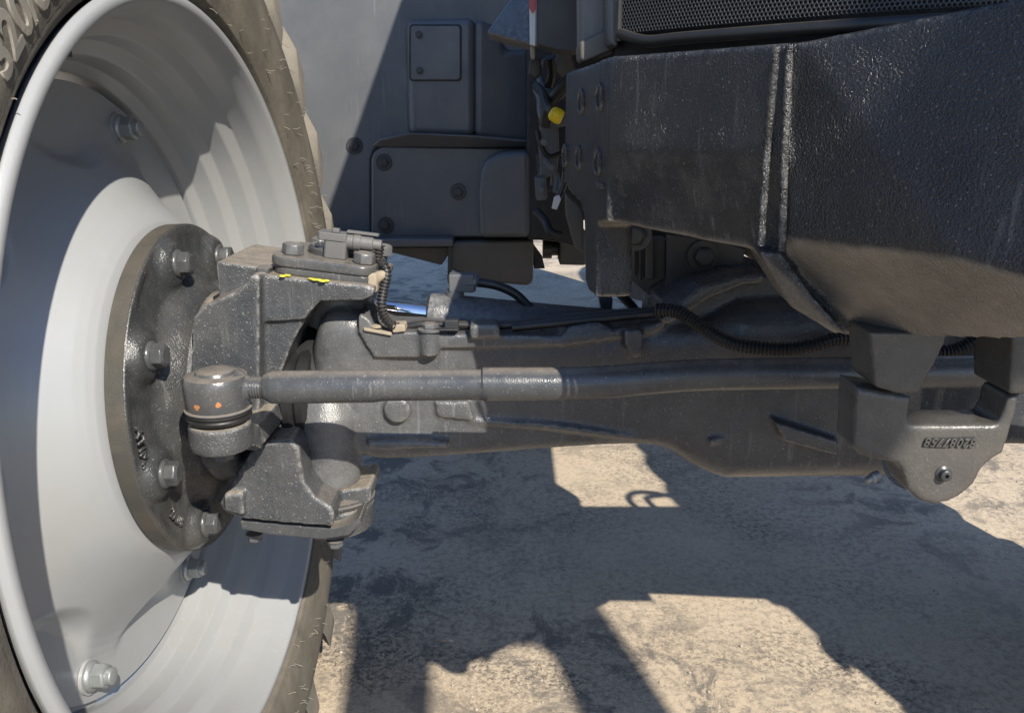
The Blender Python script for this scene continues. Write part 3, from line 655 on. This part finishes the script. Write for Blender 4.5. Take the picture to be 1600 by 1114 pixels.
# ---- rear side panels (tool box and fuel tank cladding)
YP = 2.05
pn = B(); pn.prism([(380,-60),(840,-60),(830,372),(506,372),(500,340),(470,200)], YP, YP+.5); pno = pn.build('side_cladding', plastic, T, bevel=.01, seg=3)
up = B()
o1 = [P(636,30,YP-.05), P(742,28,YP-.05), P(742,215,YP-.05), P(640,212,YP-.05)]
up.loops([o1, [Vector((p.x-.02*(1 if i in (0,3) else 0), YP+.05, p.z)) for i, p in enumerate(o1)]])
o2 = [P(741,28,YP-.052), P(775,40,YP-.045), P(790,80,YP-.025), P(832,74,YP-.005), P(832,225,YP-.012), P(790,222,YP-.03), P(741,216,YP-.052)]
up.loops([o2, [Vector((p.x, YP+.05, p.z)) for p in o2]])
up.build('upper_housing', plastic, pno, bevel=.018, seg=4)
lgd = B(); l0 = [P(578,230,YP-.03), P(592,217,YP-.05), P(640,208,YP-.075), P(745,212,YP-.075), P(832,220,YP-.06), P(832,231,YP-.05)]
lgd.loops([l0, [Vector((p.x, YP+.02, p.z)) for p in l0]]); lgd.build('ledge', plastic, pno, bevel=.008, seg=3)
dr = B()
def rpx(x0, y0, x1, y1, r, n=4):
    o = []
    for cx, cy_, a0 in ((x1-r, y0+r, -90), (x1-r, y1-r, 0), (x0+r, y1-r, 90), (x0+r, y0+r, 180)):
        for i in range(n+1): a = math.radians(a0+90*i/n); o.append((cx+r*math.cos(a), cy_+r*math.sin(a)))
    return o
B().prism(rpx(639.5,38.5,721.5,127.5,6), YP-.0515, YP-.04).build('hatch_gap', blackvoid, pno)
dr.prism(rpx(641.8,40.8,719.2,125.2,5), YP-.055, YP-.04); dro = dr.build('hatch', plastic, pno, bevel=.002)
scm = hexbolt_mesh('hatch_screw', .006, .003, plastic_d, washer=.0085)
for x, y in ((655,55),(656,111)): place('hatch_screw', scm, dro, frame(P(x, y, YP-.055), (0,-1,0)))
B().prism([(577,372),(577,248),(582,234),(596,226.5),(832,229),(832,374)], YP-.012, YP+.02).build('cover_gap', blackvoid, pno)
cvr = B(); cvr.prism([(580,371),(580,250),(584,238),(597,229),(830,232),(830,371)], YP-.03, YP+.03); cvo = cvr.build('lower_cover', plastic, pno, bevel=.006, seg=3)
bmp = B(); bmp.prism([(750,371),(748,300),(752,262),(764,246),(785,239),(828,237),(828,371)], YP-.11, YP-.02, 1.06); bmp.build('cover_bulge', plastic, cvo, bevel=.022, seg=5)
rec = hexbolt_mesh('cover_screw', .011, .006, plastic_d, washer=.019)
for x, y, Yk in ((600,254,YP-.03),(716,300,YP-.03),(603,352,YP-.03),(554,228,YP)): place('cover_screw', rec, pno, frame(P(x, y, Yk), (0,-1,0)))
# step beam and mud guards below
B().prism([(488,373),(708,373),(708,386),(488,387)], YP-.08, YP+.3).build('step_beam', plastic, T, bevel=.004)
B().prism([(600,386),(708,386),(690,415),(600,392)], YP-.02, YP+.3).build('mud_guard', brownpl, T, bevel=.004)
B().prism([(708,378),(834,375),(833,440),(826,447),(750,440),(700,420),(700,390)], YP-.05, YP+.35).build('mud_guard', brownpl, T, bevel=.01)
B().prism([(700,386),(706,386),(706,455),(699,440)], YP-.06, YP-.05).build('guard_strut', plastic_d, T, bevel=.001)
B().prism([(834,395),(852,420),(834,420)], YP, YP+.2).build('guard_tip', blackvoid, T, bevel=.002)
# ---- engine bay seen beside the carrier
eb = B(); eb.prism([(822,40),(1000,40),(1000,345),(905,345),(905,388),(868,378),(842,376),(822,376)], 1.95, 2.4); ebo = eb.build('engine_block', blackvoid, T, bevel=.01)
def tubeo(name, pts, r, m, seg=14, n=6): return B().tube(spline(pts, n), r, seg).build(name, m, T)
tubeo('coolant_hose', [P(895,120,1.6), P(872,146,1.62), P(858,168,1.64), P(852,195,1.66)], .012, rubberb)
tubeo('oil_filler_pipe', [P(848,150,1.7), P(850,180,1.68), P(862,190,1.66), P(890,185,1.64)], .012, plastic)
tubeo('breather_hose', [P(838,140,1.8), P(846,165,1.78), P(850,240,1.78), P(846,300,1.78)], .008, plastic)
tubeo('fuel_line', [P(862,200,1.75), P(866,240,1.75), P(864,290,1.75)], .006, bolt_m)
yc = B(); q = P(868,180,1.55); yc.tube([q+Vector((-.010,0,.006)), q+Vector((-.0085,0,.005)), q+Vector((-.005,0,.003)), q+Vector((.004,0,-.002)), q+Vector((.010,0,-.005)), q+Vector((.012,0,-.006))], [.004,.009,.0125,.0135,.0125,.009], 22); yo = yc.build('yellow_cap', yellowcap, T, ang=40); yo['label'] = 'small yellow plastic cap beside the black carrier'
tubeo('loom', [P(864,176,1.57), P(856,168,1.60), P(850,150,1.64), P(838,135,1.7)], .008, rubberb)
for nm_, o, Y0, m_ in (('filter_housing', [(845,185),(872,185),(874,240),(870,275),(846,278),(842,230)], 1.72, plastic), ('wiring_box', [(836,278),(853,276),(855,312),(838,314)], 1.65, plastic), ('pump_body', [(838,240),(880,245),(880,300),(842,300)], 1.8, plastic_d), ('frame_bracket', [(884,302),(905,322),(912,345),(912,395),(900,390),(886,340)], 1.5, brownpl), ('bracket_arm', [(872,75),(890,70),(900,110),(885,128),(868,112)], 1.6, brownpl), ('bracket_arm', [(845,95),(868,82),(872,90),(850,106)], 1.7, brownpl), ('lamp_bracket', [(828,92),(845,92),(845,118),(836,124),(826,116)], 1.6, plastic_d)):
    B().prism(o, Y0, Y0+.06).build(nm_, m_, T, bevel=.004)
for pts_, r_, m_ in (([(842,120,1.72),(852,140,1.7),(872,150,1.68),(890,150,1.66)], .007, plastic), ([(840,205,1.7),(846,230,1.69),(858,245,1.69),(876,240,1.7)], .005, rubberb), ([(852,250,1.66),(862,262,1.65),(870,280,1.65),(868,300,1.64)], .006, plastic), ([(858,90,1.66),(862,115,1.68),(856,140,1.7)], .008, rubberb), ([(838,330,1.8),(852,345,1.78),(860,362,1.76),(876,368,1.76)], .009, rubberb)):
    tubeo('engine_hose', [P(*t) for t in pts_], r_, m_)
for x_, y_ in ((850,222),(862,262),(846,296)): place('engine_bolt', hexbolt_mesh('engine_bolt', .008, .008, bolt_m), ebo, frame(P(x_, y_, 1.64), (0,-1,0)))
B().prism([(866,308),(874,305),(877,312),(870,328),(862,326)], 1.55, 1.556).build('white_tag', white, T, bevel=.001)['label'] = 'small white tag on a cable beside the carrier'
tubeo('tag_cable', [P(872,310,1.56), P(880,290,1.56), P(884,270,1.56)], .006, plastic_d)
B().tube([P(848,388,2.3), P(862,388,2.3), P(862.5,388,2.3), P(920,388,2.3)], [.028,.028,.02,.02], 20).build('cross_shaft', bolt_d, T)
B().prism([(875,360),(915,360),(915,415),(874,414)], 2.2, 2.3).build('rear_bracket', brownpl, T, bevel=.004)
B().box((.70, 1.16, .735), (.46, .07, .19)).build('sun_blocker_box', plastic_d, T, bevel=.006)  # unseen box added to trim the sunlit patch on the ground
for dx_ in (0, .05): B().tube(spline([(.80+dx_,1.16,.82),(.82+dx_,1.16,.90),(.87+dx_,1.165,.935-dx_*.4),(.94+dx_,1.16,.92),(.99+dx_,1.15,.84),(1.0+dx_,1.14,.78)], 6), .009, 10).build('hydraulic_hose', rubberb, T)  # unseen hose loops added for the looped shadow they cast on the ground
B().box((2*CX-.075, 1.75, 1.15), (.02, 1.7, .26)).build('bonnet_gap_blocker', black, T, bevel=.004)  # unseen panel added to stop sun leaking under the bonnet
# ---- bonnet: side skins, grille
ZB = P(970, 80, .80).z
pts = []
for t in range(41):
    u = t/40; x = .095+(CX-.095)*u; y = .80-.21*(1-(1-u)**1.6); pts.append(Vector((x, y, 0)))
Ln = [0]
for i in range(1, 41): Ln.append(Ln[-1]+(pts[i]-pts[i-1]).length)
def plan(s):
    s = max(0, min(Ln[-1], s)); i = 0
    while i < 39 and Ln[i+1] < s: i += 1
    return pts[i].lerp(pts[i+1], (s-Ln[i])/(Ln[i+1]-Ln[i]))
gr = B(); pitch = .0034; rowh = pitch*.866; vs = []; fs = []; vid = {}
nrow = int(.135/rowh); ncol = int(Ln[-1]/pitch)
def gv(s, z):
    kx = (round(s*2e5), round(z*2e5))
    if kx not in vid: p = plan(s); vid[kx] = len(vs); vs.append(Vector((p.x, p.y, ZB+.014+z)))
    return vid[kx]
for r in range(nrow):
    for c in range(ncol):
        s0 = (c+.5+(.5 if r % 2 else 0))*pitch; z0 = (r+.5)*rowh; ro = pitch/math.sqrt(3); ri = pitch*.40
        oo = []; ii = []
        for q in range(6):
            a = math.radians(30+60*q); oo.append(gv(s0+ro*math.cos(a), z0+ro*math.sin(a)))
            p = plan(s0+ri*math.cos(a)); ii.append(len(vs)); vs.append(Vector((p.x, p.y, ZB+.014+z0+ri*math.sin(a))))
        for q in range(6): fs.append([oo[q], oo[(q+1) % 6], ii[(q+1) % 6], ii[q]])
gro = B(); gro.add(vs, fs); go = gro.build('grille_mesh', plastic_d, T)
so = go.modifiers.new('thick', 'SOLIDIFY'); so.thickness = .0015
gb = B(); ring = [plan(Ln[-1]*i/20)+Vector((0,.03,0)) for i in range(21)]
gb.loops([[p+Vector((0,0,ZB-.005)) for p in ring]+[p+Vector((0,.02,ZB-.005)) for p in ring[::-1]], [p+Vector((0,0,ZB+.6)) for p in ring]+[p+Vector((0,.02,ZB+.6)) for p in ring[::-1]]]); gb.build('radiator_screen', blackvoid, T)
gf = B(); gf.tube(spline([plan(Ln[-1]*i/12)+Vector((0,-.001,ZB+.006+(.008 if i == 0 else 0))) for i in range(13)], 3), .005, 12); gf.tube([plan(0)+Vector((-.001,0,ZB+.008)), plan(0)+Vector((-.001,0,ZB+.15))], .004, 10)
gf.build('grille_frame', rubberb, T)
ge = B(); ge.prism([(951,-40),(966,-40),(966,74),(958,72),(952,66)], .81, .86); ge.build('grille_edge', plastic, T, bevel=.003)
# upper part of the bonnet nose, sides and top (above the frame)
hd = B()
prof = [(Vector((.118,.95,ZB+.15)),), ]
secs = []
for y, x0, zt in ((.63,.34,1.55),(.67,.25,1.66),(.75,.15,1.74),(.86,.095,1.80),(1.4,.075,1.92),(2.0,.07,1.98),(2.7,.07,2.02)):
    zb = 1.2
    secs.append([Vector((x0,y,zb)), Vector((x0,y,zt-.08)), Vector((x0+.03,y,zt-.02)), Vector((x0+.09 if x0 < .3 else x0+.015,y,zt)), Vector((CX,y,zt+.02))]+[Vector((2*CX-(x0+.09 if x0 < .3 else x0+.015),y,zt)), Vector((2*CX-x0-.03,y,zt-.02)), Vector((2*CX-x0,y,zt-.08)), Vector((2*CX-x0,y,zb))])
hd.loops(secs); hd.build('bonnet', black, T, bevel=.01, seg=3)
B().prism([(905,-40),(953,-40),(952,68),(940,74),(906,86)], .86, .90).build('bonnet_side_skin', dustypl, T, bevel=.004)
B().prism([(905,66),(951,44),(952,72),(962,79),(915,97),(906,94)], .845, .89).build('bonnet_side_lip', brownpl, T, bevel=.004)
B().prism([(838,-60),(907,-60),(904,84),(870,80),(838,72)], 1.30, 1.36).build('bonnet_inner_skin', plastic_d, T, bevel=.004)
B().prism([(827,-60),(838,-60),(837,72),(828,70)], 1.33, 1.35).build('marker_strip', white, T, bevel=.001)
B().prism([(827,-60),(838,-60),(838,14),(832,22),(827,14)], 1.328, 1.3299).build('marker_strip_red', red, T)
B().prism([(828,72),(836,73),(836,92),(830,92)], 1.34, 1.37).build('lamp_lens', tan, T, bevel=.002)
wdg = B(); wl = [P(760,52,1.5), P(800,-4,1.5), P(829,-60,1.5), P(829,70,1.40), P(790,60,1.45)]; wdg.loops([wl, [p+Vector((0,.12,0)) for p in wl]]); wdg.build('cab_corner_trim', black, T, bevel=.004)
B().prism([(690,-40),(790,-40),(775,25),(700,12)], 2.3, 2.32).build('vent_recess', blackvoid, T)
# ---- cab, roof, rear wheels (outside the frame; they shade the yard)
cbx = B()
cs = [(2.75,-.25,.75,2.2),(2.80,-.30,.70,2.75),(3.9,-.36,.70,2.85),(4.3,-.30,.70,2.7)]
cbx.loops([[Vector((x0,y,zb)), Vector((x0+.06,y,zt)), Vector((2*CX-x0-.06,y,zt)), Vector((2*CX-x0,y,zb))] for y, x0, zb, zt in cs]); cbx.build('cab', black, T, bevel=.04, seg=3)
B().box((CX, 3.5, 2.93), (1.75, 1.9, .2)).build('cab_roof', plastic_d, T, bevel=.08, seg=4)
def rear_wheel(X):
    W = Matrix.Translation((X, 3.75, .93)); root = empty('rear_wheel', W, T); h = .24
    B().rev([(-h*.8,.55),(-h,.62),(-h*1.08,.72),(-h,.82),(-h*.8,.88),(0,.9),(h*.8,.88),(h,.82),(h*1.08,.72),(h,.62),(h*.8,.55)], I4, 72, close=True).build('tyre', rubber, root, W=W)
    B().rev([(-h*.8,.54),(-h*.8,.56),(h*.8,.56),(h*.8,.54),(h*.4,.5),(.05,.45),(.05,.02),(.0,.02),(0,.45),(-h*.4,.5)], I4, 72, close=True).build('rim', silver, root, W=W)
rear_wheel(-.9); rear_wheel(2*CX+.9)

# ---- unseen frame added behind the viewer, shaped to cast the forked ground shadow
def shade(px, py, Y):
    g = PZ(px, py, 0); return g+S*((Y-g.y)/S.y)
YF = -.9
fr = empty('shadow_frame', Matrix.Translation((.6, YF, 0)))
fr['label'] = 'added unseen frame shaped to cast the forked shadow on the concrete'; fr['category'] = 'frame'
def shadow_leg(q):
    a = [shade(x, y, YF) for x, y in q]
    for i, j in ((3, 0), (2, 1)):                     # run the leg on down to the yard
        d = a[i]-a[j]; a[i] = a[j]+d*((a[j].z-.0)/(a[j].z-a[i].z))
    B().extr(a, (0, -.07, 0)).build('shadow_leg', iron, fr, bevel=.008)
shadow_leg([(560,905),(690,905),(664,1110),(545,1110)])
shadow_leg([(850,975),(918,915),(1050,1110),(908,1095)])
B().extr([shade(x, y, YF-.003) for x, y in ((585,790),(700,770),(860,790),(925,840),(918,925),(870,1010),(840,985),(700,983),(662,1000),(560,912))], (0, -.06, 0)).build('shadow_beam', iron, fr, bevel=.01)
